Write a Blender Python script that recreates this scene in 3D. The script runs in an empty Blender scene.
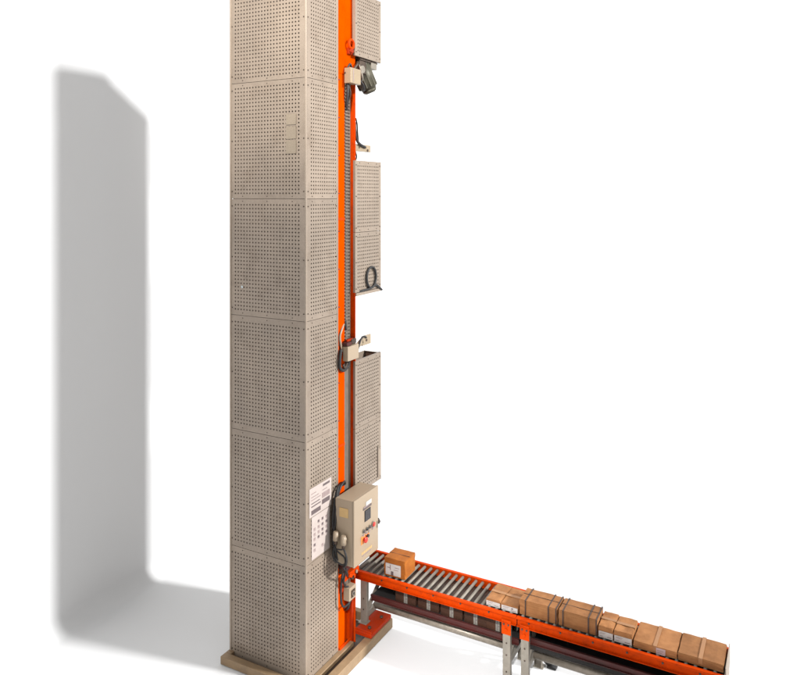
import bpy, bmesh, math, random
from mathutils import Vector, Matrix
random.seed(7)
SC = bpy.context.scene
COL = SC.collection

# ------------------------------------------------------------------ materials
def new_mat(name):
    m = bpy.data.materials.new(name); m.use_nodes = True
    nt = m.node_tree
    b = nt.nodes['Principled BSDF']
    return m, nt, b

def paint(name, col, rough=.5, var=.12, scale=6., metal=0., bump=.0, grime=None, gscale=3., gamt=.25, rnd=.0, spec=.5, stretch=(1,1,1)):
    """painted / raw surface: low frequency tone variation, wear speckle, a little bump"""
    m, nt, b = new_mat(name)
    N, L = nt.nodes, nt.links
    tc = N.new('ShaderNodeTexCoord')
    mp = N.new('ShaderNodeMapping'); mp.inputs['Scale'].default_value = stretch
    L.new(tc.outputs['Object'], mp.inputs['Vector'])
    oi = N.new('ShaderNodeObjectInfo')
    ad = N.new('ShaderNodeVectorMath'); ad.operation = 'MULTIPLY_ADD'
    cb = N.new('ShaderNodeCombineXYZ')
    for k in range(3): L.new(oi.outputs['Random'], cb.inputs[k])
    ad.inputs[1].default_value = (17, 23, 31)
    L.new(cb.outputs[0], ad.inputs[0]); L.new(mp.outputs[0], ad.inputs[2])
    n1 = N.new('ShaderNodeTexNoise'); n1.inputs['Scale'].default_value = scale; n1.inputs['Detail'].default_value = 6
    n1.inputs['Roughness'].default_value = .65
    L.new(ad.outputs[0], n1.inputs['Vector'])
    r1 = N.new('ShaderNodeMapRange'); r1.inputs[1].default_value = .3; r1.inputs[2].default_value = .7
    r1.inputs[3].default_value = 1 - var; r1.inputs[4].default_value = 1 + var
    L.new(n1.outputs['Fac'], r1.inputs[0])
    rr = N.new('ShaderNodeMapRange'); rr.inputs[3].default_value = 1 - rnd; rr.inputs[4].default_value = 1 + rnd
    L.new(oi.outputs['Random'], rr.inputs[0])
    mu = N.new('ShaderNodeMath'); mu.operation = 'MULTIPLY'
    L.new(r1.outputs[0], mu.inputs[0]); L.new(rr.outputs[0], mu.inputs[1])
    sc = N.new('ShaderNodeVectorMath'); sc.operation = 'SCALE'
    sc.inputs[0].default_value = col
    L.new(mu.outputs[0], sc.inputs['Scale'])
    out = sc.outputs[0]
    if grime:
        n2 = N.new('ShaderNodeTexNoise'); n2.inputs['Scale'].default_value = gscale; n2.inputs['Detail'].default_value = 9
        n2.inputs['Roughness'].default_value = .75
        L.new(ad.outputs[0], n2.inputs['Vector'])
        r2 = N.new('ShaderNodeMapRange'); r2.inputs[1].default_value = .5; r2.inputs[2].default_value = .72
        r2.inputs[3].default_value = 0; r2.inputs[4].default_value = gamt
        L.new(n2.outputs['Fac'], r2.inputs[0])
        mx = N.new('ShaderNodeMix'); mx.data_type = 'RGBA'
        L.new(r2.outputs[0], mx.inputs[0]); L.new(out, mx.inputs[6]); mx.inputs[7].default_value = (*grime, 1)
        out = mx.outputs[2]
    L.new(out, b.inputs['Base Color'])
    r3 = N.new('ShaderNodeMapRange'); r3.inputs[3].default_value = max(.05, rough - .12); r3.inputs[4].default_value = min(1, rough + .15)
    L.new(n1.outputs['Fac'], r3.inputs[0]); L.new(r3.outputs[0], b.inputs['Roughness'])
    b.inputs['Metallic'].default_value = metal
    b.inputs['Specular IOR Level'].default_value = spec
    if bump:
        n3 = N.new('ShaderNodeTexNoise'); n3.inputs['Scale'].default_value = 40; n3.inputs['Detail'].default_value = 4
        L.new(ad.outputs[0], n3.inputs['Vector'])
        bp = N.new('ShaderNodeBump'); bp.inputs['Strength'].default_value = bump; bp.inputs['Distance'].default_value = .004
        L.new(n3.outputs['Fac'], bp.inputs['Height']); L.new(bp.outputs[0], b.inputs['Normal'])
    return m

M = {}
M['beige']  = paint('beige_powder_coat', (.224, .177, .136), .48, .13, 2.2, bump=.12, grime=(.13, .09, .06), gscale=5, gamt=.5, rnd=.05)
M['edge']   = paint('beige_edge', (.252, .200, .153), .45, .06, 3, grime=(.2, .14, .09), gscale=7, gamt=.3)
M['holeshade']  = paint('shade_liner', (.14, .095, .072), .8, .2, 3)
M['orange'] = paint('orange_paint', (.56, .051, .0), .7, spec=.0, var=.12, scale=4, bump=.1, grime=(.22,.03,.0), gscale=11, gamt=.55) #, .07, 4, bump=.1, grime=(.35, .05, .01), gscale=9, gamt=.35)
M['rorange']= paint('red_orange_paint', (.48, .040, .0), .6, spec=.06, var=.14, scale=6, bump=.1, grime=(.14,.018,.004), gscale=13, gamt=.65) #, .1, 6, bump=.1, grime=(.25, .03, .01), gscale=12, gamt=.4)
M['redfoot']= paint('red_paint', (.29, .020, .001), .55, spec=.1, var=.15, scale=9, bump=.15, grime=(.10,.03,.02), gscale=14, gamt=.6) #, .15, 9, bump=.15, grime=(.12, .05, .03), gscale=14, gamt=.6)
M['maroon_orangeshade'] = paint('maroon_and_shaded_orange', (.05, .004, .002), .6, .2, 8, grime=(.03, .015, .01), gscale=12, gamt=.6)  # on the lower rails this is orange with shade painted in
M['grey']   = paint('grey_steel', (.22, .195, .16), .45, .14, 9, metal=.25, bump=.1, grime=(.13, .1, .07), gscale=10, gamt=.5, stretch=(1, 1, 1))
M['tube']   = paint('galvanised_tube', (.24, .205, .165), .42, .2, 22, metal=.35, grime=(.12, .09, .06), gscale=26, gamt=.6)
M['roller'] = paint('zinc_roller', (.17, .148, .12), .55, .2, 14, metal=.25, grime=(.2, .17, .14), gscale=9, gamt=.5, rnd=.12)
M['track']  = paint('track_grey', (.15, .125, .10), .5, .12, 9, metal=.2, grime=(.08, .06, .04), gamt=.5, gscale=12)
M['black']  = paint('black_rubber', (.013, .012, .012), .6, .25, 12)
M['belt']   = paint('black_belt', (.010, .008, .007), .8, .2, 5)
M['wood']   = paint('tan_base_paint', (.205, .135, .072), .6, .14, 9, bump=.3, grime=(.12, .075, .04), gscale=8, gamt=.6)
M['box']    = None
M['paper']  = paint('paper', (.40, .34, .31), .7, .05, 10)
M['white']  = paint('white_label', (.48, .46, .43), .6, .06, 12, grime=(.35, .34, .33), gscale=60, gamt=.6)
M['pink']   = paint('pink_label', (.42, .31, .30), .6, .05, 12)
M['ink']    = paint('ink', (.10, .075, .075), .7, .1, 20)
M['inkl']   = paint('faded_ink', (.25, .19, .18), .7, .1, 20)
M['cab']    = paint('cabinet_paint', (.30, .232, .16), .4, .04, 2.5, bump=.08, grime=(.34, .25, .17), gscale=5, gamt=.3)
M['cream']  = paint('cream_plastic', (.28, .215, .14), .4, .05, 6)
M['whiteshade']   = paint('shaded_white_label', (.17, .155, .13), .7, .1, 30)  # white label with the lower tier's shade put into its colour
M['ylabel'] = paint('yellowed_label', (.50, .33, .14), .6, .08, 12)
M['screen'] = paint('dark_screen', (.02, .018, .02), .2, .1, 10)
M['red']    = paint('red_button', (.55, .03, .02), .35, .05, 10)
M['yellow'] = paint('yellow_plate', (.75, .22, .05), .45, .05, 10)
M['motor']  = paint('motor_olive', (.055, .05, .032), .5, .3, 14, metal=.3, grime=(.12, .10, .06), gscale=18, gamt=.5)
M['dark']   = paint('dark_brown_steel', (.05, .032, .022), .5, .25, 14, metal=.3, grime=(.14, .09, .06), gscale=20, gamt=.5)
M['strap']  = paint('dark_strap', (.035, .016, .010), .5, .1, 20)
M['tape']   = paint('brown_tape', (.30, .14, .052), .5, .05, 10)
M['stick']  = paint('tan_cover_plate', (.215, .172, .125), .5, .05, 10)
M['bluewhite']  = paint('bluewhite_patch', (.42, .47, .47), .25, .05, 10)

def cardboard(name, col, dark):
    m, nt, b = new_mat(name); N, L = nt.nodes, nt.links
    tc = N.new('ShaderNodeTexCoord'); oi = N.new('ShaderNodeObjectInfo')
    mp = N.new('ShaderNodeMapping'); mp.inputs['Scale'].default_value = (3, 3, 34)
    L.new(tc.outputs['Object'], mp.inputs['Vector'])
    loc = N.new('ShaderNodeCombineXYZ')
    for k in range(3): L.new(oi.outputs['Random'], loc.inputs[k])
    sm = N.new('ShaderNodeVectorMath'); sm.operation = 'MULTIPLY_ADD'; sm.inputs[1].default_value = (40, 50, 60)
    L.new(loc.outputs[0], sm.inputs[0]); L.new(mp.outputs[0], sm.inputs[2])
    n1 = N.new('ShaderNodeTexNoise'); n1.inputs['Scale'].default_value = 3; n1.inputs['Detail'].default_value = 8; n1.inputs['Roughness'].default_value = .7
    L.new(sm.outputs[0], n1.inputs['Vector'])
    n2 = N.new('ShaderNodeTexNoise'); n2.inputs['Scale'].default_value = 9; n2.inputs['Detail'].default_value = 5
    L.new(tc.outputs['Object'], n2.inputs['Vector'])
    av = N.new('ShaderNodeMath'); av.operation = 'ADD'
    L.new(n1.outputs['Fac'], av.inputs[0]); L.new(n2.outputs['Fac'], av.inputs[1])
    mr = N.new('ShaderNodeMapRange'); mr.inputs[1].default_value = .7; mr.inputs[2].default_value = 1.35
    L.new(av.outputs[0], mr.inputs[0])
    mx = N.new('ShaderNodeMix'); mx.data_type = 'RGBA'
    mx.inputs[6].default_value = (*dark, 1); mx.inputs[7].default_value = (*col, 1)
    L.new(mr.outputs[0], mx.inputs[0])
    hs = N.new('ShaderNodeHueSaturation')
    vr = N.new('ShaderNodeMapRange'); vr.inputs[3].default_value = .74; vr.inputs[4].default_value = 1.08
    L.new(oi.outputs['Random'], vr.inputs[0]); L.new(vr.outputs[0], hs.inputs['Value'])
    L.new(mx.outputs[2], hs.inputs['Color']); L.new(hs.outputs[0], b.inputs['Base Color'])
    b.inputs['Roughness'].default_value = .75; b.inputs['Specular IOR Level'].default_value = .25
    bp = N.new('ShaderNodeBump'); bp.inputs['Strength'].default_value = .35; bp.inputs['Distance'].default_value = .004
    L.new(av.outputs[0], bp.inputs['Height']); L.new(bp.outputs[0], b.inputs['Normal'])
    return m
M['box']   = cardboard('kraft_cardboard', (.42, .19, .07), (.23, .095, .032))
M['boxo']  = cardboard('orange_kraft_cardboard', (.36, .115, .014), (.24, .066, .008))
M['boxshade']  = cardboard('shaded_kraft_cardboard', (.065, .025, .012), (.035, .014, .007))  # kraft card darkened to carry the shade of the lower tier

def plain_white(name, v, scale):
    m, nt, b = new_mat(name); N, L = nt.nodes, nt.links
    tc = N.new('ShaderNodeTexCoord'); n = N.new('ShaderNodeTexNoise'); n.inputs['Scale'].default_value = scale
    L.new(tc.outputs['Object'], n.inputs['Vector'])
    mr = N.new('ShaderNodeMapRange'); mr.inputs[3].default_value = v - .004; mr.inputs[4].default_value = v + .004
    L.new(n.outputs['Fac'], mr.inputs[0])
    cb = N.new('ShaderNodeCombineColor')
    for k in range(3): L.new(mr.outputs[0], cb.inputs[k])
    L.new(cb.outputs[0], b.inputs['Base Color']); b.inputs['Roughness'].default_value = 1; b.inputs['Specular IOR Level'].default_value = 0
    return m
M['backdrop'] = plain_white('studio_white', .62, .4)

# ------------------------------------------------------------------ mesh helpers
class MB:
    def __init__(s): s.bm = bmesh.new(); s.mats = []
    def mi(s, m):
        if m not in s.mats: s.mats.append(m)
        return s.mats.index(m)
    def merge(s, t, m, smooth=False):
        i = s.mi(m); vm = {}
        for v in t.verts: vm[v] = s.bm.verts.new(v.co)
        for f in t.faces:
            try: g = s.bm.faces.new([vm[v] for v in f.verts])
            except ValueError: continue
            g.material_index = i; g.smooth = smooth or f.smooth
        t.free()
    def box(s, x0, x1, y0, y1, z0, z1, m='beige', bev=.002, seg=1, mat=None):
        t = bmesh.new(); bmesh.ops.create_cube(t, size=1)
        for v in t.verts:
            v.co = Vector(((x0 + x1) / 2 + v.co.x * abs(x1 - x0), (y0 + y1) / 2 + v.co.y * abs(y1 - y0), (z0 + z1) / 2 + v.co.z * abs(z1 - z0)))
        d = min(abs(x1 - x0), abs(y1 - y0), abs(z1 - z0))
        if bev and d > 2.5 * bev:
            bmesh.ops.bevel(t, geom=list(t.edges), offset=bev, segments=seg, affect='EDGES', profile=.5)
        if mat is not None: bmesh.ops.transform(t, matrix=mat, verts=t.verts)
        s.merge(t, m); return s
    def bar(s, a, b, w, h, m='grey', bev=.003):
        """square tube from a to b"""
        a, b = Vector(a), Vector(b); d = b - a
        q = d.to_track_quat('Z', 'Y').to_matrix().to_4x4(); q.translation = (a + b) / 2
        return s.box(-w / 2, w / 2, -h / 2, h / 2, -d.length / 2, d.length / 2, m, bev, mat=q)
    def cyl(s, a, b, r, m='grey', n=16, r2=None, bev=0.):
        a, b = Vector(a), Vector(b); d = b - a
        t = bmesh.new()
        bmesh.ops.create_cone(t, cap_ends=True, segments=n, radius1=r, radius2=r if r2 is None else r2, depth=d.length)
        if bev:
            es = [e for e in t.edges if abs(abs(e.verts[0].co.z) - d.length / 2) < 1e-6 and abs(e.verts[0].co.z - e.verts[1].co.z) < 1e-6]
            bmesh.ops.bevel(t, geom=es, offset=bev, segments=2, affect='EDGES')
        for f in t.faces: f.smooth = len(f.verts) == 4
        q = d.to_track_quat('Z', 'Y').to_matrix().to_4x4(); q.translation = (a + b) / 2
        bmesh.ops.transform(t, matrix=q, verts=t.verts)
        s.merge(t, m); return s
    def tube(s, pts, r, m='black', n=8, closed=False, sub=6):
        P = [Vector(p) for p in pts]; K = len(P); Q = []
        rng = range(K) if closed else range(K - 1)
        for i in rng:
            p0 = P[(i - 1) % K] if closed or i > 0 else P[0]
            p1 = P[i]; p2 = P[(i + 1) % K]
            p3 = P[(i + 2) % K] if closed or i + 2 < K else P[-1]
            for j in range(sub):
                t = j / sub
                Q.append(.5 * ((2 * p1) + (p2 - p0) * t + (2 * p0 - 5 * p1 + 4 * p2 - p3) * t * t + (3 * p1 - p0 - 3 * p2 + p3) * t ** 3))
        if not closed: Q.append(P[-1])
        t = bmesh.new(); rings = []; up = Vector((.13, .2, 1)).normalized()
        for i, q in enumerate(Q):
            a = Q[i - 1] if (i > 0 or closed) else Q[i]; b = Q[(i + 1) % len(Q)] if (i < len(Q) - 1 or closed) else Q[i]
            d = (b - a).normalized() if (b - a).length > 1e-9 else Vector((0, 0, 1))
            x = up.cross(d)
            if x.length < .05: x = Vector((1, 0, 0)).cross(d)
            x.normalize(); y = d.cross(x); up = y if y.length > .1 else up
            rings.append([t.verts.new(q + r * (x * math.cos(2 * math.pi * k / n) + y * math.sin(2 * math.pi * k / n))) for k in range(n)])
        m_ = len(rings)
        for i in range(m_ if closed else m_ - 1):
            A, B = rings[i], rings[(i + 1) % m_]
            for k in range(n):
                f = t.faces.new([A[k], A[(k + 1) % n], B[(k + 1) % n], B[k]]); f.smooth = True
        if not closed:
            t.faces.new(rings[0][::-1]); t.faces.new(rings[-1])
        s.merge(t, m); return s
    def build(s, name, parent=None, origin=None):
        me = bpy.data.meshes.new(name); bmesh.ops.recalc_face_normals(s.bm, faces=s.bm.faces)
        s.bm.to_mesh(me); s.bm.free()
        for m in s.mats: me.materials.append(M[m])
        o = bpy.data.objects.new(name, me); COL.objects.link(o)
        if parent: attach(o, parent)
        return o

WORLD_POS = {}
def attach(o, parent):
    """meshes are written in world coordinates; shift them so they sit right under their (translated) parent"""
    off = WORLD_POS.get(parent.name, Vector((0, 0, 0)))
    o.parent = parent
    # object local = world - parent's world
    if o.type == 'MESH' and o.location.length < 1e-9: o.location = -off
    WORLD_POS[o.name] = Vector((0, 0, 0))
def thing(name, label, cat, loc=(0, 0, 0), group=None):
    o = bpy.data.objects.new(name, None); COL.objects.link(o); o.location = loc
    o['label'] = label; o['category'] = cat
    if group: o['group'] = group
    WORLD_POS[o.name] = Vector(loc)
    o.empty_display_size = .1
    return o
def structure(o): o['kind'] = 'structure'; return o

def join_into(mb, o):
    """screws belong to the mesh of the part they hold"""
    n0 = len(o.data.materials)
    for m in mb.mats: o.data.materials.append(M[m])
    for f in mb.bm.faces: f.material_index += n0
    tmp = bpy.data.meshes.new('tmp'); bmesh.ops.recalc_face_normals(mb.bm, faces=mb.bm.faces)
    mb.bm.to_mesh(tmp); mb.bm.free()
    bm = bmesh.new(); bm.from_mesh(o.data); bm.from_mesh(tmp); bm.to_mesh(o.data); bm.free(); bpy.data.meshes.remove(tmp)

# ------------------------------------------------------------------ perforated sheet
def perforated(name, axis, a0, a1, z0, z1, pos, nrm, ha0, ha1, hz0, hz1, pitch, rad, parent, mat='beige', thick=.0025, flange=.03, bolts=True):
    """sheet in the plane axis=pos ('x': spans y ; 'y': spans x), outward normal sign nrm, real round holes"""
    V, F = [], []
    def P(a, z, d):  # d = depth inward
        c = pos - nrm * d
        return (c, a, z) if axis == 'x' else (a, c, z)
    na = max(1, round((ha1 - ha0) / pitch)); nz = max(1, round((hz1 - hz0) / pitch))
    ca = pitch; A0 = (ha0 + ha1) / 2 - na * pitch / 2; Z0 = (hz0 + hz1) / 2 - nz * pitch / 2
    A1 = A0 + na * pitch; Z1 = Z0 + nz * pitch
    gi = {}
    def grid(i, j):
        k = (i, j)
        if k not in gi: gi[k] = len(V); V.append(P(A0 + i * pitch, Z0 + j * pitch, 0))
        return gi[k]
    for i in range(na):
        for j in range(nz):
            c = [grid(i, j), grid(i + 1, j), grid(i + 1, j + 1), grid(i, j + 1)]
            cx, cz = A0 + (i + .5) * pitch, Z0 + (j + .5) * pitch
            o, q = [], []
            for k in range(8):
                th = math.radians(-112.5 + 45 * k)
                o.append(len(V)); V.append(P(cx + rad * math.cos(th), cz + rad * math.sin(th), 0))
            for k in range(8):
                th = math.radians(-112.5 + 45 * k)
                q.append(len(V)); V.append(P(cx + rad * math.cos(th), cz + rad * math.sin(th), thick))
            for k in range(4):
                F.append((c[k], c[(k + 1) % 4], o[(2 * k + 1)], o[2 * k]))
                F.append((c[k], o[2 * k], o[(2 * k - 1) % 8]))
            for k in range(8):
                F.append((o[k], o[(k + 1) % 8], q[(k + 1) % 8], q[k]))
    def rect(x0, x1, y0, y1):
        if x1 - x0 < 1e-5 or y1 - y0 < 1e-5: return
        i = len(V); V.extend([P(x0, y0, 0), P(x1, y0, 0), P(x1, y1, 0), P(x0, y1, 0)]); F.append((i, i + 1, i + 2, i + 3))
    rect(a0, a1, z0, Z0); rect(a0, a1, Z1, z1); rect(a0, A0, Z0, Z1); rect(A1, a1, Z0, Z1)
    # folded return flanges
    for (p, q) in (((a0, z0), (a1, z0)), ((a1, z0), (a1, z1)), ((a1, z1), (a0, z1)), ((a0, z1), (a0, z0))):
        i = len(V); V.extend([P(*p, 0), P(*q, 0), P(*q, flange), P(*p, flange)]); F.append((i, i + 1, i + 2, i + 3))
    me = bpy.data.meshes.new(name); me.from_pydata(V, [], F); me.update()
    bm = bmesh.new(); bm.from_mesh(me); bmesh.ops.recalc_face_normals(bm, faces=bm.faces)
    # make sure front faces look outward
    bm.to_mesh(me); bm.free()
    me.materials.append(M[mat])
    o = bpy.data.objects.new(name, me); COL.objects.link(o); attach(o, parent)
    if bolts:
        b = MB()
        zs = [z0 + .06 * (z1 - z0) + k * (z1 - z0) * .44 for k in range(3)]
        for a in (a0 + .016, a1 - .016):
            for z in zs:
                b.cyl(P(a, z, .0), P(a, z, -.005), .0052, 'dark', 8)
        nb = 3
        for k in range(nb):
            a = a0 + (k + .5) * (a1 - a0) / nb
            for z in (z0 + .02, z1 - .02): b.cyl(P(a, z, .0), P(a, z, -.003), .0042, 'dark', 8)
        join_into(b, o)
    return o

# ================================================================== SETTING
R_ = .16
f = MB(); f.box(-2.5 + R_, 160, -80, 420, -.3, 0, 'backdrop', 0); f.box(-2.5, -2.5 + R_, 25, 27, -.3, 0, 'backdrop', 0); structure(f.build('floor'))
# wall with a small studio cove at its foot, one continuous profile; beyond 25 m it turns gently inward
w = MB()
prof = [(-2.5, 60)] + [(-2.5, R_ + .6)] + [(-2.5 + R_ - R_ * math.cos(math.pi / 2 * k / 16), R_ - R_ * math.sin(math.pi / 2 * k / 16)) for k in range(17)]
prof_b = [(-2.5 + R_, -.3), (-2.8, -.3), (-2.8, 60)]
for run, sm in ((prof, True), ([prof[-1]] + prof_b + [prof[0]], False)):
    t = bmesh.new()
    V0 = [t.verts.new((x, -80, z)) for x, z in run]; V1 = [t.verts.new((x, 25, z)) for x, z in run]
    for k in range(len(run) - 1):
        g_ = t.faces.new([V0[k], V0[k + 1], V1[k + 1], V1[k]]); g_.smooth = sm
    w.merge(t, 'backdrop')
a_ = math.radians(20)
w.box(-.149, .149, 0, 90, -.3, 60, 'backdrop', 0, mat=Matrix.Translation((-2.651, 25, 0)) @ Matrix.Rotation(-a_, 4, 'Z'))
structure(w.build('wall'))

# ================================================================== VERTICAL LIFT
T = thing('vertical_lift', 'tall beige perforated vertical conveyor tower with an orange mast', 'vertical conveyor', (-.4, .6, 0))
SEAM = [.035, 1.012, 2.05, 3.062, 4.092, 5.112, 6.13]
G = .002
for k in range(6):
    z0, z1 = SEAM[k] + G, SEAM[k + 1] - G
    perforated('perforated_panel', 'y', -.82, -.006, z0, z1, 0, -1, -.785, -.058, z0 + .035, z1 - .035, .033, .0076, T)
    perforated('perforated_panel', 'x', .012, .468, z0, z1, 0, 1, .066, .452, z0 + .035, z1 - .035, .033, .0076, T)
    perforated('perforated_panel', 'x', .012, .975 if k < 5 else .466, z0, z1, -.826, -1, .05, .925 if k < 5 else .45, z0 + .035, z1 - .035, .033, .0076, T, bolts=False)
# near corner post (rounded beige edge) and other corners
p = MB(); p.box(-.012, .004, -.004, .014, .02, 6.14, 'edge', .004, 2); p.build('corner_post', T)
p = MB(); p.box(-.832, -.812, -.006, .010, .02, 6.14, 'edge', .002); p.build('corner_post', T)
p = MB(); p.box(-.01, .003, .4695, .4835, .02, 6.14, 'edge', .002); p.build('corner_post', T)
# dark sheet added as painted shade behind the holes, frame rails behind each seam
l = MB(); l.box(-.806, -.028, .026, .455, .03, 6.10, 'holeshade', .0); l.build('shade_lining', T)
for z in SEAM[1:-1]:
    l = MB(); l.box(-.80, -.03, .006, .0255, z - .02, z + .02, 'dark', 0); l.build('frame_rail', T)
    l = MB(); l.box(-.0275, -.006, .02, .46, z - .02, z + .02, 'dark', 0); l.build('frame_rail', T)
# unseen rear housing added, depth and sloped top shaped for the cast shadow
h = MB()
hv = [(-.826, .472, SEAM[5] + .002), (-.826, .975, SEAM[5] + .002), (-.826, .975, 5.80), (-.826, .472, 6.13)]
t = bmesh.new(); L0 = [t.verts.new(c) for c in hv]; L1 = [t.verts.new((-.30, c[1], c[2])) for c in hv]
t.faces.new(L0[::-1]); t.faces.new(L1)
for k in range(4): t.faces.new([L0[k], L0[(k + 1) % 4], L1[(k + 1) % 4], L1[k]])
h.merge(t, 'beige')
for k in range(5):
    h.box(-.82, -.30, .472, .975, SEAM[k] + .002, SEAM[k + 1] - .002, 'beige', .003)
h.build('rear_shadow_housing', T)
c = MB(); c.box(-.835, .006, -.006, .47, 6.132, 6.16, 'beige', .003); c.build('top_cover', T)

# unseen sloping top added to shape the upper edge of the cast shadow
t = bmesh.new(); A = []
for (v, z) in ((-.006, 6.62), (.36, 6.62), (.474, 6.595)):
    A.append([t.verts.new((.006, v, z)), t.verts.new((-.835, v, z - .43)), t.verts.new((-.835, v, 6.1605)), t.verts.new((.006, v, 6.1605))])
for i in range(2):
    for k in range(4): t.faces.new([A[i][k], A[i][(k + 1) % 4], A[i + 1][(k + 1) % 4], A[i + 1][k]])
t.faces.new(A[0][::-1]); t.faces.new(A[2])
hd = MB(); hd.merge(t, 'beige'); hd.build('shadow_hood', T)

# cover plates and a small pale patch on the front face
s = MB(); s.box(-.205, -.10, -.006, -.001, 4.72, 4.81, 'stick', .001); s.box(-.205, -.10, -.006, -.001, 4.60, 4.705, 'stick', .001)
s.box(-.205, -.10, -.006, -.001, 4.475, 4.585, 'stick', .001); s.build('cover_plate', T)
s = MB(); s.box(-.70, -.680, -.004, -.001, 3.305, 3.325, 'bluewhite', .001); s.build('pale_patch', T)

# ---- orange mast (channel with cable chain)
m_ = MB()
m_.box(-.285, .0, .486, .592, .02, 6.155, 'orange', .004)
m_.box(-.285, -.045, .592, .70, .02, 6.155, 'rorange', .0)
m_.box(-.285, .0, .70, .766, .02, 6.155, 'rorange', .004)
m_.box(-.04, .0465, .6985, .706, .02, 5.2, 'rorange', .002)
for z in (1.869, 3.909): m_.box(0, .0035, .487, .591, z - .012, z + .012, 'rorange', .001)
MAST = m_.build('mast', T)
pl = MB(); pl.box(-.044, .004, .594, .765, 5.22, 6.155, 'orange', .002); pl.box(-.01, .004, .488, .593, 5.22, 6.155, 'orange', .001); pl.build('mast_cover', T)
t = MB(); t.box(-.044, -.012, .604, .678, .5, 5.22, 'track', .003)
t.box(-.044, -.004, .684, .697, .5, 5.22, 'edge', .001); t.build('cable_track', MAST)
t = MB(); z = 2.80
while z < 5.2:
    t.box(-.012, .001, .608, .674, z, z + .017, 'track', .002); z += .031
t.build('chain_links', MAST)
b = MB()
for z in [.3 + .34 * k for k in range(15)]:
    b.cyl((0, .735, z), (.006, .735, z), .008, 'dark', 8); b.cyl((0, .498, z + .1), (.006, .498, z + .1), .006, 'dark', 8)
join_into(b, MAST)
# lifting eye
e = MB(); e.tube([(.035 + .0, .648 + .04 * math.cos(a), 5.50 + .04 * math.sin(a)) for a in [k * math.pi / 5 for k in range(10)]], .013, 'rorange', 8, True)
e.box(.004, .03, .62, .68, 5.41, 5.47, 'redfoot', .003); e.cyl((.0, .648, 5.44), (.05, .648, 5.44), .02, 'redfoot', 12); e.build('lifting_eye', T)

# ---- guards on the far side of the mast (front sheet + rear return sheet)
def guard(z0, z1, seam=None, strip=False):
    g = bpy.data.objects.new('side_guard', None); COL.objects.link(g); g.parent = T; g.location = (.05 - T.location.x, .92 - T.location.y, z0); g.empty_display_size = .1
    WORLD_POS[g.name] = Vector((.05, .92, z0))
    zs = [z0] + ([seam] if seam else []) + [z1]
    for a, c_ in zip(zs[:-1], zs[1:]):
        for args in (('x', .692, 1.150, .05, 1, .718, 1.128), ('y', -.12, .046, 1.150, 1, -.10, .02)):
            ax, a0, a1, pos, nr, h0, h1 = args
            perforated('perforated_sheet', ax, a0, a1, a + .002, c_ - .002, pos, nr, h0, h1, a + .03, c_ - .03, .033, .0078, g, flange=.022, bolts=(ax == 'x'))
    b = MB(); b.box(.02, .026, .70, 1.12, z0 + .02, z1 - .02, 'beige', 0)
    b.box(-.10, .02, 1.12, 1.126, z0 + .02, z1 - .02, 'beige', 0)
    b.box(-.128, -.122, .768, 1.148, z0, z1, 'beige', 0)
    b.build('backing_sheet', g)
    b = MB()
    b.box(.005, .02, .710, .764, z0 + .08, z1 - .08, 'beige', .002)
    b.build('bracket', g)
    b = MB(); b.box(.03, .052, 1.151, 1.158, z0, z1, 'edge', .001); b.build('edge_trim', g)
    return g
guard(5.405, 6.005); g2 = guard(3.225, 4.445, 3.78); g3 = guard(1.365, 2.60, 1.975)
s = MB(); s.box(.051, .055, 1.10, 1.15, 1.40, 1.68, 'edge', .001); s.box(.051, .054, 1.088, 1.10, 1.40, 1.70, 'dark', .001); s.build('edge_strip', g3)
s = MB(); s.box(.0, .058, .70, 1.155, 3.195, 3.222, 'edge', .002); s.build('bottom_lip', g2)

# ---- top sensor box, motor under the first guard
s = MB(); s.box(.012, .085, .565, .735, 5.135, 5.275, 'cream', .006, 2); s.box(.0852, .087, .60, .612, 5.15, 5.26, 'inkl', 0); SB = s.build('sensor_box', T)
s = MB(); s.tube([(.03, .60, 5.14), (.035, .59, 5.06), (.02, .60, 4.98), (-.005, .63, 4.90)], .014, 'black'); s.tube([(.03, .66, 5.28), (.05, .60, 5.31), (.02, .57, 5.22)], .01, 'black')
s.tube([(.03, .70, 5.28), (.04, .74, 5.33), (.02, .78, 5.36)], .012, 'dark'); s.tube([(.02, .62, 5.14), (.03, .64, 5.05), (.0, .63, 4.95)], .009, 'dark'); s.build('cable', SB)
mo = bpy.data.objects.new('gear_motor', None); COL.objects.link(mo); mo.parent = T; mo.location = (-.06 - T.location.x, .98 - T.location.y, 5.10); WORLD_POS[mo.name] = Vector((-.06, .98, 5.10)); mo.empty_display_size = .1
q = MB(); q.cyl((-.07, .93, 5.38), (.0, 1.02, 5.14), .095, 'motor', 20, .085, .012)
q.cyl((.0, 1.02, 5.14), (.01, 1.033, 5.105), .078, 'motor', 20, .055, .008)
for k in range(12):
    a = k * math.pi / 6; ax = (Vector((.0, 1.02, 5.14)) - Vector((-.07, .93, 5.38))).normalized()
    x = ax.cross(Vector((0, 0, 1))).normalized(); y = ax.cross(x); d = (x * math.cos(a) + y * math.sin(a))
    q.bar(Vector((-.065, .937, 5.36)) + d * .092, Vector((-.005, 1.014, 5.155)) + d * .088, .008, .014, 'motor', .001)
q.build('motor_body', mo)
q = MB(); q.box(-.16, .035, .80, 1.12, 5.385, 5.40, 'dark', .002); q.box(-.14, .03, .80, .92, 5.26, 5.385, 'dark', .006)
q.box(-.10, .04, 1.0, 1.10, 5.33, 5.39, 'grey', .004); q.cyl((.0, .84, 5.30), (.045, .84, 5.30), .035, 'grey', 14); q.build('gearbox', mo)
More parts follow.
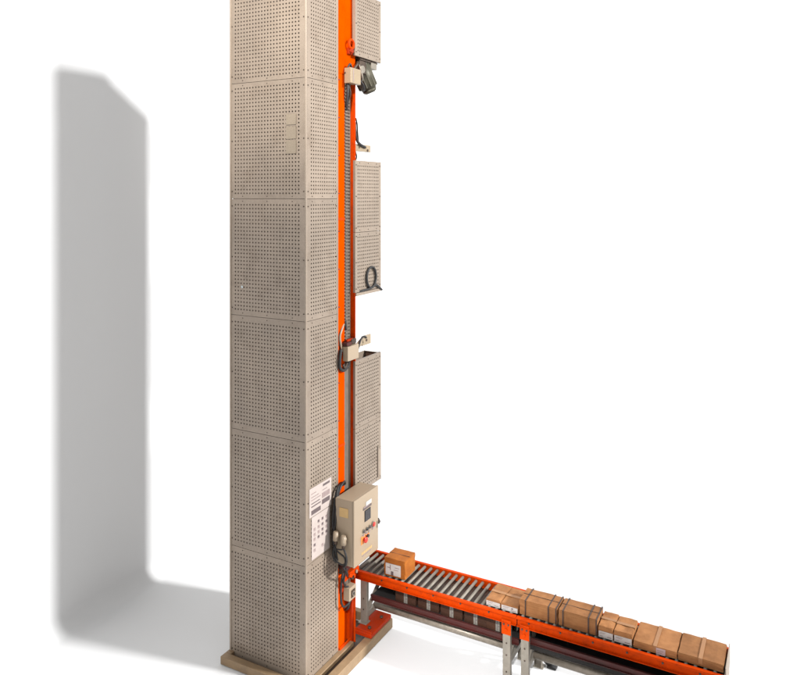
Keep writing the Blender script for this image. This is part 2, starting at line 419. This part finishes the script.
q = MB(); q.tube([(.0, .80, 5.22), (.03, .86, 5.16), (.0, .93, 5.12), (-.03, .96, 5.17)], .012, 'black'); q.tube([(.02, .80, 5.34), (.04, .83, 5.24), (.02, .86, 5.2)], .01, 'grey'); q.build('cable', mo)

# ---- sensor arms in the openings
s = MB(); s.box(-.02, .006, .768, 1.04, 4.535, 4.60, 'cream', .002); s.box(-.06, -.02, .768, 1.04, 4.594, 4.60, 'cream', .001)
s.cyl((.0, .98, 4.55), (.012, .98, 4.55), .012, 'dark', 10); s.cyl((.0, .83, 4.57), (.01, .83, 4.57), .008, 'dark', 10); A2 = s.build('sensor_arm', T)
s = MB(); s.tube([(.012, .745, 4.80), (.014, .75, 4.72), (.02, .765, 4.64), (.02, .82, 4.60), (.012, .93, 4.575)], .013, 'black')
s.tube([(.01, .765, 4.84), (.012, .785, 4.78), (.014, .79, 4.70), (.016, .80, 4.63)], .007, 'black')
s.tube([(.008, .758, 4.53), (.012, .775, 4.48), (.01, .75, 4.44), (.01, .71, 4.44)], .007, 'black'); s.build('cable', A2)
s = MB(); s.box(.03, .085, .515, .70, 2.635, 2.765, 'cab', .005, 2); SB3 = s.build('sensor_box', T)
s = MB(); s.box(.02, .075, .52, .60, 2.768, 2.80, 'maroon_orangeshade', .004); s.box(.0, .06, .62, .70, 2.768, 2.815, 'dark', .006); s.box(.03, .05, .56, .66, 2.80, 2.82, 'redfoot', .003)
s.build('sensor_head', SB3)
s = MB(); s.tube([(.02, .50, 2.74), (.025, .475, 2.66), (.02, .485, 2.58), (.02, .54, 2.545), (.01, .62, 2.56), (.02, .64, 2.62)], .015, 'black')
s.tube([(.01, .60, 2.9), (.0, .60, 2.98)], .012, 'black'); s.tube([(.02, .52, 2.72), (.01, .50, 2.84), (.01, .52, 2.9), (-.01, .60, 2.96)], .01, 'cab'); s.tube([(.02, .53, 2.6), (.03, .55, 2.57), (.02, .6, 2.6)], .012, 'dark'); s.build('cable', SB3)
s = MB(); s.bar((.0, .775, 2.70), (.0, .90, 2.755), .012, .06, 'cream', .001); s.box(-.01, .006, .89, 1.045, 2.70, 2.79, 'cream', .002); s.cyl((.0, .96, 2.745), (.012, .96, 2.745), .012, 'dark', 10)
A3 = s.build('sensor_arm', T)
s = MB(); s.tube([(.012, .775, 2.64), (.016, .80, 2.70), (.016, .84, 2.765), (.014, .90, 2.79), (.012, .95, 2.77)], .009, 'black'); s.build('cable', A3)

# cable loop on the middle guard
s = MB(); lp = [(.066, .955 + .085 * math.cos(a), 3.345 + .098 * math.sin(a)) for a in [k * math.pi / 7 for k in range(14)]]
s.tube(lp, .011, 'black', 8, True)
s.tube([(.02, .74, 3.215), (.062, .80, 3.236), (.066, .88, 3.24), (.066, .95, 3.245), (.068, 1.0, 3.262), (.066, 1.05, 3.262), (.064, 1.10, 3.236), (.06, 1.16, 3.205)], .0105, 'black'); s.build('cable_loop', T)

# ---- notices
def notice(v0, v1, z0, z1, marks, skew=0):
    s = MB(); s.box(.0012, .0035, v0, v1, z0, z1, 'paper', 0)
    for (a, b_, c_, d, k) in marks:
        s.box(.0036, .0045, v0 + a * (v1 - v0), v0 + b_ * (v1 - v0), z0 + c_ * (z1 - z0), z0 + d * (z1 - z0), k, 0)
    o = s.build('notice_sheet', T); return o
notice(.045, .372, 1.398, 1.642, [(.60, .92, .84, .92, 'ink'), (.56, .92, .44, .62, 'inkl'), (.56, .92, .22, .38, 'ink'), (.08, .50, .07, .22, 'ink'), (.08, .42, .66, .69, 'inkl'), (.08, .5, .56, .59, 'inkl'),
        (.08, .46, .44, .47, 'ink'), (.08, .5, .33, .37, 'ink'), (.08, .3, .78, .81, 'inkl'), (.58, .8, .70, .73, 'inkl')])
mk = []
for r in range(6):
    for q_ in range(4):
        if r > 3 and q_ in (1, 3) or (r, q_) in ((4, 2), (0, 0)): continue
        x = .10 + q_ * .22; zz = .86 - r * .125 + random.uniform(-.01, .01)
        mk.append((x, x + .10, zz - .055, zz, random.choice(['ink', 'ink', 'inkl']))); mk.append((x + .01, x + .13, zz - .075, zz - .065, 'inkl'))
notice(.078, .345, 1.03, 1.392, mk)

# ---- control cabinet
cb = bpy.data.objects.new('control_cabinet', None); COL.objects.link(cb); cb.parent = T; cb.location = (.15 - T.location.x, .56 - T.location.y, .9); WORLD_POS[cb.name] = Vector((.15, .56, .9)); cb.empty_display_size = .1
s = MB(); s.box(.055, .232, .358, .762, .902, 1.474, 'cab', .006, 2); s.build('cabinet_shell', cb)
s = MB(); s.box(.234, .252, .355, .765, .899, 1.477, 'cab', .005, 2); s.build('cabinet_door', cb)
s = MB(); s.box(.002, .054, .50, .72, .96, 1.42, 'dark', .002); s.build('mounting_plate', cb)
def onv(mb, v0, v1, z0, z1, m, d=.004, x=.2525): mb.box(x, x + d, v0, v1, z0, z1, m, .0006)
s = MB(); onv(s, .525, .625, 1.235, 1.335, 'screen'); onv(s, .53, .62, 1.24, 1.33, 'screen', .006); s.build('display', cb)
s = MB(); onv(s, .50, .64, 1.345, 1.362, 'ink'); onv(s, .545, .64, 1.37, 1.405, 'white'); onv(s, .505, .60, 1.362, 1.372, 'inkl'); s.build('nameplate', cb)
for i, (v, mt) in enumerate(((.505, 'ink'), (.555, 'screen'), (.605, 'ink'), (.665, 'red'))):
    z = 1.165; s = MB(); r = .013 if i < 3 else .02
    s.cyl((.252, v, z), (.262, v, z), r * 1.25, 'grey', 14); s.cyl((.262, v, z), (.272, v, z), r, mt, 14, bev=.002)
    onv(s, v - .014, v + .014, z - .048, z - .030, 'inkl'); s.build('push_button', cb)
s = MB(); s.box(.2525, .256, .465, .555, .985 + .07, .985 + .14, 'yellow', .001); s.cyl((.256, .51, 1.09), (.268, .51, 1.09), .014, 'red', 16); s.cyl((.268, .51, 1.09), (.285, .51, 1.09), .026, 'red', 18, bev=.006); s.build('emergency_stop', cb)
s = MB()
s.box(.2525, .256, .535, .60, 1.08, 1.115, 'yellow', .001); s.cyl((.256, .57, 1.10), (.27, .57, 1.10), .014, 'screen', 12); s.build('selector_switch', cb)
s = MB()
for k in range(9): s.box(.2525, .2535, .475 + k * .02, .489 + k * .02, .962, .984, 'ylabel', 0)
for k in range(7): s.box(.2525, .2535, .485 + k * .022, .500 + k * .022, .942, .954, 'inkl', 0)
s.build('printed_mark', cb)
s = MB(); s.box(.2525, .258, .738, .752, 1.10, 1.16, 'grey', .002); s.box(.225, .25, .766, .79, 1.13, 1.17, 'dark', .004); s.bar((.24, .785, 1.15), (.24, .80, 1.12), .02, .03, 'dark'); s.build('door_handle', cb)
s = MB(); s.box(.10, .19, .3545, .3575, 1.32, 1.40, 'ylabel', .0005); s.build('warning_label', cb)
for (u, z) in ((.085, 1.165), (.165, 1.145)):
    s = MB(); s.cyl((u, .32, z - .045), (u, .32, z + .035), .026, 'cab', 16, .022, .004); s.cyl((u, .33, z), (u, .357, z), .02, 'cab', 14)
    s.cyl((u, .32, z - .075), (u, .32, z - .045), .015, 'dark', 12); s.build('connector', cb)
# cables running down beside the cabinet
s = MB()
for k in range(6):
    o1 = .011 * math.cos(k * 1.9); o2 = .011 * math.sin(k * 2.3)
    s.tube([(.0, .60 - .02 * (k % 3), 1.50), (.03 + o1, .52 + o2, 1.545 + o1), (.045 + o1, .42 + o1, 1.52 + o2), (.05 + o2, .37 + o1, 1.40), (.05 + o1, .35 + o2, 1.25 + o1), (.05 - o2, .345 - o1, 1.12), (.055 + o1, .345 + o2, 1.0), (.07 + o2, .36 + o1, .93 + o2), (.08, .45, .88 + o1), (.04, .56, .80)], .0085, 'black')
s.build('cable_bundle', cb)
s = MB(); s.tube([(.085, .32, 1.09), (.09, .31, 1.05), (.14, .30, 1.03), (.18, .31, 1.0), (.185, .315, .95), (.15, .32, .925), (.10, .32, .94), (.065, .33, .97)], .0075, 'black')
s.tube([(.165, .32, 1.07), (.19, .31, 1.04), (.205, .31, .985), (.19, .315, .93), (.16, .33, .90), (.165, .35, .87), (.15, .40, .82), (.10, .48, .74)], .0085, 'black')
s.tube([(.06, .33, 1.06), (.10, .31, 1.055), (.15, .31, 1.06), (.165, .315, 1.07)], .006, 'black'); s.build('cable', cb)

# ---- lower junction box, brackets
s = MB(); s.box(.025, .092, .530, .642, .482, .598, 'cab', .006, 2); JB = s.build('junction_box', T)
s = MB(); s.box(.0925, .097, .555, .618, .505, .572, 'dark', .001)
s.cyl((.097, .587, .538), (.103, .587, .538), .022, 'track', 18); s.cyl((.103, .587, .538), (.104, .587, .538), .012, 'black', 14)
s.build('socket_plate', JB)
s = MB(); s.tube([(.04, .50, .74), (.05, .46, .66), (.05, .455, .54), (.055, .48, .46), (.06, .54, .445), (.06, .60, .46), (.05, .62, .48)], .0095, 'black'); s.tube([(.06, .58, .48), (.05, .585, .42), (.03, .59, .38), (-.02, .62, .34)], .012, 'black')
s.tube([(.08, .50, .80), (.07, .47, .70), (.05, .52, .62), (.06, .56, .60)], .009, 'black'); s.build('cable', JB)
s = MB(); s.box(.004, .05, .49, .76, .655, .70, 'rorange', .004); s.box(.004, .03, .50, .54, .56, .655, 'redfoot', .003); s.bar((.06, .56, .70), (.06, .66, .655), .03, .03, 'rorange'); s.cyl((.05, .62, .66), (.075, .62, .66), .02, 'dark', 12)
s.cyl((.05, .70, .675), (.065, .70, .675), .015, 'edge', 10); s.build('bracket', T)
s = MB(); s.box(.004, .045, .49, .75, .73, .88, 'dark', .006);  s.cyl((.0, .53, .80), (.075, .53, .80), .045, 'maroon_orangeshade', 16); s.cyl((.03, .66, .80), (.07, .66, .80), .04, 'black', 16); s.build('drive_unit', T)
s = MB(); s.box(.004, .032, .665, .70, .03, .47, 'redfoot', .003); s.box(.004, .02, .49, .70, .02, .07, 'rorange', .003); s.build('foot_bracket', T)
# ---- base frame
def base_beam(*a):
    s = MB(); s.box(*a, 'wood', .004); s.build('base_beam', T)
base_beam(.142, .222, -.115, 1.09, .004, .090)
base_beam(-.84, .1405, -.115, -.045, .004, .074)
base_beam(-.84, -.78, -.0435, 1.02, .004, .074)
base_beam(-.7785, .1405, 1.03, 1.088, .004, .088)
s = MB(); s.box(-.775, .139, -.040, 1.025, .002, .0035, 'dark', 0); s.build('dark_fill_sheet', T)  # added dark sheet, makes the gap inside the base frame dark
s = MB(); s.box(-.825, .03, .0, .44, .004, .034, 'wood', .003); s.box(.004, .055, -.02, .66, .01, .05, 'wood', .004); s.build('base_plate', T)
s = MB(); s.box(.03, .215, .70, 1.075, .094, .135, 'redfoot', .006); s.box(.03, .215, .702, .712, .135, .155, 'redfoot', .002); s.cyl((.15, .78, .135), (.15, .78, .15), .016, 'dark', 8); s.cyl((.16, .98, .135), (.16, .98, .15), .016, 'dark', 8)
s.build('foot_plate', T)

# ================================================================== ROLLER CONVEYORS
VN = .845
def rail_c(mb, u0, u1, v, sgn, z0, z1, m, fl=.026, th=.005):
    """C channel, open towards sgn (outside)"""
    mb.box(u0, u1, v - th / 2, v + th / 2, z0, z1, m, .001)
    a, b_ = (v + sgn * th / 2, v + sgn * (th / 2 + fl))
    mb.box(u0, u1, min(a, b_), max(a, b_), z1 - th, z1 - .0005, m, .001); mb.box(u0, u1, min(a, b_), max(a, b_), z0 + .0005, z0 + th, m, .001)
    mb.box(u0, u1, min(b_, b_ - sgn * .004), max(b_, b_ - sgn * .004), z1 - .016, z1 - th - .0002, m, 0)
def conveyor(u0, u1, label, legs, bar_range, VF):
    R = thing('roller_conveyor', label, 'conveyor', ((u0 + u1) / 2, 1.03, 0), 'roller conveyors joined end to end')
    for v, sg in ((VN, -1), (VF, 1)):
        s = MB(); rail_c(s, u0, u1, v, sg, .532, .612, 'rorange')
        o = s.build('side_rail', R)
        b = MB(); k = u0 + .1
        while k < u1 - .03:
            b.cyl((k, v + sg * .002, .572), (k, v + sg * .009, .572), .008, 'dark', 8); k += .264
        join_into(b, o)
    n = int((u1 - u0) / .066)
    first = None
    for k in range(n):
        u = u0 + .033 + k * (u1 - u0 - .05) / (n - .3)
        if first is None:
            s = MB(); s.cyl((u, VN + .006, .5925), (u, VF - .006, .5925), .0130, 'roller', 18, bev=.003)
            s.cyl((u, VN + .002, .5925), (u, VF - .002, .5925), .006, 'dark', 8); s.box(u - .007, u + .007, VN + .0028, VN + .005, .575, .611, 'dark', 0)
            first = s.build('roller', R); fu = u
        else:
            c_ = first.copy(); COL.objects.link(c_); c_.parent = R; c_.location = first.location + Vector((u - fu, 0, random.uniform(-.0015, .0)))
    for (lu, plate) in legs:
        for v, sg in ((VN - .012, -1), (VF + .012, 1)):
            zb = .135 if lu < .2 else .0
            s = MB(); w_ = .033
            s.box(lu - w_, lu + w_, v - .003, v + .003, zb + .01, .53, 'grey', .001)
            s.box(lu - w_, lu - w_ + .004, v + .0032 if sg < 0 else v - .035, v + .035 if sg < 0 else v - .0032, zb + .01, .53, 'grey', .001)
            s.box(lu + w_ - .004, lu + w_, v + .0032 if sg < 0 else v - .035, v + .035 if sg < 0 else v - .0032, zb + .01, .53, 'grey', .001)
            s.box(lu - .045, lu + .045, v - .03, v + .045, zb + .001, zb + .009, 'grey', .001)
            for z in (.12, .26, .36): 
                if z > zb: s.cyl((lu, v + sg * .003, z), (lu, v + sg * .006, z), .007, 'dark', 8)
            L_ = s.build('leg', R)
            if plate:
                s = MB(); s.box(lu - .04, lu + .04, v + sg * .0035, v + sg * .010, .435, .555, 'rorange', .003)
                s.cyl((lu, v + sg * .010, .475), (lu, v + sg * .019, .475), .012, 'rorange', 8); s.cyl((lu - .02, v + sg * .010, .52), (lu - .02, v + sg * .016, .52), .008, 'dark', 8); s.cyl((lu + .02, v + sg * .010, .52), (lu + .02, v + sg * .016, .52), .008, 'dark', 8)
                s.build('fixing_plate', R)
        s = MB(); s.box(lu - .02, lu + .02, VN - .008, VF + .008, .165, .215, 'grey', .004); s.build('cross_member', R)
        s = MB(); s.bar((lu + .003, VN + .01, .20), (lu + .003, VF - .01, .46), .035, .02, 'grey'); s.build('diagonal_brace', R)
    s = MB(); s.cyl((bar_range[0], 1.03, .212), (bar_range[1], 1.03, .212), .034, 'tube', 18)
    s.build('tie_tube', R)
    # added dark sheet, stands in for the shade between the rollers
    s = MB(); s.box(u0 + .008, u1 - .008, VN + .006, VF - .006, .536, .541, 'dark', 0); s.build('shade_sheet', R)
    # lower return tier
    a = u0 + .20 if u0 < 0 else u0 + .012
    zr = .312 if u0 < 0 else .356
    for v, sg in ((.93, -1), (VF - .02, 1)):
        s = MB(); rail_c(s, a, u1 - .01, v, sg, zr, zr + .054, 'maroon_orangeshade', .014); s.build('lower_rail', R)
    s = MB(); s.box(a, u1 - .012, .936, VF - .03, .342, .354, 'belt', .003); s.box(a, u1 - .012, .936, VF - .03, .304, .311, 'belt', .002); s.build('return_belt', R)
    if u0 > 0:
        s = MB(); s.box(a, u1 - .012, .938, .944, .304, .355, 'belt', .001); s.build('belt_guard', R)
    s = MB(); s.box(a, u1 - .012, VF - .014, VF - .006, zr + .0545, .535, 'belt', .002); s.build('shade_skirt', R)  # added black sheet, blocks light so the lower tier goes dark
    return R
c1 = conveyor(-.12, 1.547, 'orange roller conveyor beside the tower, carrying three small boxes', [(.055, False), (1.462, True)], (.06, 1.44), 1.225)
c2 = conveyor(1.555, 3.138, 'orange roller conveyor farther from the tower, crowded with cardboard boxes', [(1.622, True), (3.05, True)], (1.64, 3.03), 1.195)
s = MB(); s.box(3.1385, 3.1445, .835, 1.205, .40, .61, 'edge', .001); s.box(3.1445, 3.150, .86, 1.20, .50, .655, 'edge', .001); s.build('end_plate', c2)
s = MB(); s.bar((1.60, 1.235, .12), (1.72, 1.245, .02), .03, .05, 'black'); s.box(1.69, 1.77, 1.215, 1.275, .001, .02, 'black', .003); s.build('foot_strut', c2)

# ================================================================== BOXES
def carton(label, u0, u1, v0, v1, z0, z1, mat='box', strips=(), straps=(), seam='u', tape=True, group='cartons on the upper conveyor', rot=0, name='cardboard_box', flaps=True, bulge=.003):
    T_ = thing(name, label, 'box', ((u0 + u1) / 2, (v0 + v1) / 2, z0), group)
    # slightly irregular body: subdivided cube with soft dents
    t = bmesh.new(); bmesh.ops.create_cube(t, size=1)
    bmesh.ops.subdivide_edges(t, edges=list(t.edges), cuts=5, use_grid_fill=True)
    w_, d, h_ = (u1 - u0), (v1 - v0), (z1 - z0)
    rnd = random.Random(label)
    ph = [rnd.uniform(0, 6) for _ in range(4)]
    for v in t.verts:
        x, y, z = v.co
        bx = bulge * (1 - (2 * y) ** 2) * (1 - (2 * z) ** 2) * (1 if x > 0 else -1) if abs(abs(x) - .5) < 1e-4 else 0
        by = bulge * math.sin(ph[0] + 3 * x) * (1 - (2 * x) ** 2) * (1 - (2 * z) ** 2) if abs(abs(y) - .5) < 1e-4 else 0
        bz = bulge * 1.3 * math.sin(ph[1] + 5 * x) * (1 - (2 * x) ** 2) * (1 - (2 * y) ** 2) if z > .49 else 0
        cr = .0028 if (abs(x) > .49) + (abs(y) > .49) + (z > .49) >= 2 else .0010
        lean = (rnd.uniform(-cr, cr * .4), rnd.uniform(-cr * .3, cr), -abs(rnd.uniform(0, cr)) if z > .49 else 0)
        v.co = Vector(((u0 + u1) / 2 + x * w_ + bx * .4 + lean[0], (v0 + v1) / 2 + y * d + by * .4 + lean[1], z0 + (z + .5) * h_ + bz + lean[2]))
    bmesh.ops.bevel(t, geom=[e for e in t.edges if e.calc_face_angle(0) > .9], offset=.0032, segments=2, affect='EDGES')
    mb = MB(); mb.merge(t, mat); body = mb.build('carton_body', T_)
    vm = (v0 + v1) / 2; um = (u0 + u1) / 2
    if flaps:
        s = MB()
        if seam == 'u':
            s.box(u0 + .003, u1 - .003, vm - .0018, vm + .0018, z1 + .0005, z1 + .003, 'strap', 0)
        else:
            s.box(um - .0014, um + .0014, v0 + .003, v1 - .003, z1 + .0005, z1 + .0032, 'strap', 0)
        s.build('flap_seam', T_)
    if tape:
        s = MB()
        if seam == 'u':
            s.box(u0 - .0012, u1 + .0012, vm - .016, vm + .016, z1 + .0005, z1 + .0040, 'tape', 0); s.box(u1 + .001, u1 + .0022, vm - .016, vm + .016, z1 - .05, z1 + .0040, 'tape', 0)
        else:
            s.box(um - .014, um + .014, v0 - .0012, v1 + .0012, z1 + .0005, z1 + .0040, 'tape', 0); s.box(um - .014, um + .014, v0 - .0030, v0 - .0013, z1 - .04, z1 + .0040, 'tape', 0)
        s.build('tape', T_)
    for us in straps:
        s = MB(); w2 = .0048
        s.box(us - w2, us + w2, v0 - .004, v1 + .004, z1 - .001, z1 + .0018, 'strap', 0)
        s.box(us - w2, us + w2, v0 - .0065, v0 - .004, z0 + .001, z1 + .0018, 'strap', 0); s.box(us - w2, us + w2, v1 + .004, v1 + .0065, z0 + .001, z1 + .0018, 'strap', 0)
        s.build('strap', T_)
    for (a, b_, c_, e_, mt, marks) in strips:
        s = MB(); s.box(u0 + a * w_, u0 + b_ * w_, v0 - .0042, v0 - .0025, z0 + c_ * h_, z0 + e_ * h_, mt, 0)
        for (p0, p1, q0, q1, mm) in marks:
            A, B, C_, D_ = u0 + a * w_, u0 + b_ * w_, z0 + c_ * h_, z0 + e_ * h_
            s.box(A + p0 * (B - A), A + p1 * (B - A), v0 - .0050, v0 - .0044, C_ + q0 * (D_ - C_), C_ + q1 * (D_ - C_), mm, 0)
        s.build('label', T_)
    if rot:
        T_.rotation_euler = (0, 0, rot)
    return T_
ZT = .6065
txt = [(.08, .5, .75, .82, 'inkl'), (.08, .42, .6, .66, 'inkl'), (.6, .9, .2, .34, 'inkl'), (.08, .3, .2, .3, 'inkl')]
carton('upright orange-brown carton standing alone on bare rollers near the control cabinet', .245, .462, .885, 1.095, ZT, .772, 'boxo',
       strips=[(.08, .80, .10, .72, 'white', [(.35, .52, 0, .35, 'ink'), (.1, .3, .6, .68, 'inkl'), (.28, .34, .45, .9, 'inkl'), (.6, .9, .7, .76, 'inkl'), (.55, .85, .5, .55, 'inkl')])], seam='u', tape=False, rot=.02)
carton('small carton with white front, first of the row after the bare rollers', 1.262, 1.392, .88, 1.15, ZT, .664, 'box', strips=[(.02, .97, .02, .70, 'white', txt)], seam='u', rot=-.01)
carton('small carton with white front, touching the tall strapped carton', 1.397, 1.548, .878, 1.15, ZT, .662, 'box', strips=[(.03, .97, .02, .72, 'white', txt + [(.62, .72, .55, .8, 'ink')])], seam='u')
carton('strapped kraft carton, the strapped one nearer the tower', 1.560, 1.882, .882, 1.085, ZT, .733, 'box', straps=(1.612, 1.808, 1.872), seam='u', tape=False)
carton('strapped kraft carton, the strapped one farther from the tower', 1.893, 2.206, .882, 1.085, ZT, .735, 'box', straps=(1.930, 2.137, 2.2), seam='u', tape=False, rot=.006)
carton('small carton with grey-white front, pressed against the strapped carton', 2.216, 2.332, .885, 1.11, ZT, .700, 'box', strips=[(.02, .98, .03, .55, 'white', txt)], seam='u')
carton('small carton with grey-white front, pressed against the flat wide cartons', 2.338, 2.478, .885, 1.11, ZT, .694, 'box', strips=[(.02, .97, .03, .58, 'white', txt)], seam='u')
carton('wide flat kraft carton with a small pink label low on its front', 2.488, 2.808, .876, 1.165, ZT, .662, 'box', strips=[(.53, .74, .02, .88, 'pink', [(.1, .8, .6, .7, 'inkl'), (.1, .6, .3, .4, 'inkl')])], seam='v')
carton('wide flat kraft carton at the very end of the conveyor', 2.815, 3.132, .876, 1.165, ZT, .666, 'box', seam='v')

# boxes on the lower tier, shade painted into card and strip colours: one is built, the others are copies with their parts
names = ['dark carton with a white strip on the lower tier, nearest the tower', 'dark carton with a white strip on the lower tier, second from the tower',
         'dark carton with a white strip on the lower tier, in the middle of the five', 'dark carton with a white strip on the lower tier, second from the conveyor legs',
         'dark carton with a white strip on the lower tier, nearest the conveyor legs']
def strip(u): return [(.43, .60, .06, .80, 'whiteshade', [(.38, .52, .05, .95, 'ink'), (.6, .9, .4, .5, 'ink'), (.1, .35, .65, .75, 'ink')])]
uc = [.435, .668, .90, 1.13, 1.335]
first = carton(names[0], uc[0] - .107, uc[0] + .107, .949, 1.165, .355, .480, 'boxshade', strips=strip(0), seam='u', tape=False, group='dark cartons on the lower tier')
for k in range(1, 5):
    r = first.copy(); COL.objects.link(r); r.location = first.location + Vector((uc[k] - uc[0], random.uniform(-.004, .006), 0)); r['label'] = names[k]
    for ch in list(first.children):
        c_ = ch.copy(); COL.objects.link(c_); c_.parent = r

# ================================================================== LIGHT
W = bpy.data.worlds.new('World'); SC.world = W; W.use_nodes = True
W.node_tree.nodes['Background'].inputs[0].default_value = (1, 1, 1, 1)
W.node_tree.nodes['Background'].inputs[1].default_value = .67
def spot(name, pos, tgt, power, cone, blend, rad, col=(1, 1, 1)):
    l = bpy.data.lights.new(name, 'SPOT'); l.energy = power; l.spot_size = math.radians(cone); l.spot_blend = blend; l.shadow_soft_size = rad; l.color = col
    o = bpy.data.objects.new(name, l); COL.objects.link(o); o.location = pos
    o.rotation_euler = (Vector(tgt) - Vector(pos)).to_track_quat('-Z', 'Y').to_euler()
    return o
d = Vector((1, .228, .50 * 1.026)).normalized()
KEY = 6.4e6
spot('key_lamp', Vector((0, 0, 3)) + d * 300, (0, 0, 3), KEY, 150, .1, 12.)
spot('floor_fill_spot', (3.5, -4.9, 5.3), (1.02, .22, 0), 4000, 20, .75, .2)  # added fill near the camera, lifts the conveyor's shadow on the floor
spot('top_lamp', (1.15, -3.0, 7.4), (-.2, .3, 5.6), 1400, 46, .9, .25, (1, .95, .88))

# ================================================================== CAMERA
cd = bpy.data.cameras.new('camera'); cam = bpy.data.objects.new('camera', cd); COL.objects.link(cam)
cam.location = (3.6221, -4.9709, 4.125); cam.rotation_euler = (math.pi / 2, 0, math.radians(28.728))
cd.sensor_width = 36; cd.lens = 729 / 800 * 36; cd.shift_y = -142.5 / 800; cd.clip_end = 500; cd.clip_start = .05
SC.camera = cam
SC.view_settings.view_transform = 'Standard'; SC.view_settings.look = 'None'; SC.view_settings.exposure = 0; SC.view_settings.gamma = 1
SC.render.engine = 'CYCLES'
SC.cycles.max_bounces = 8
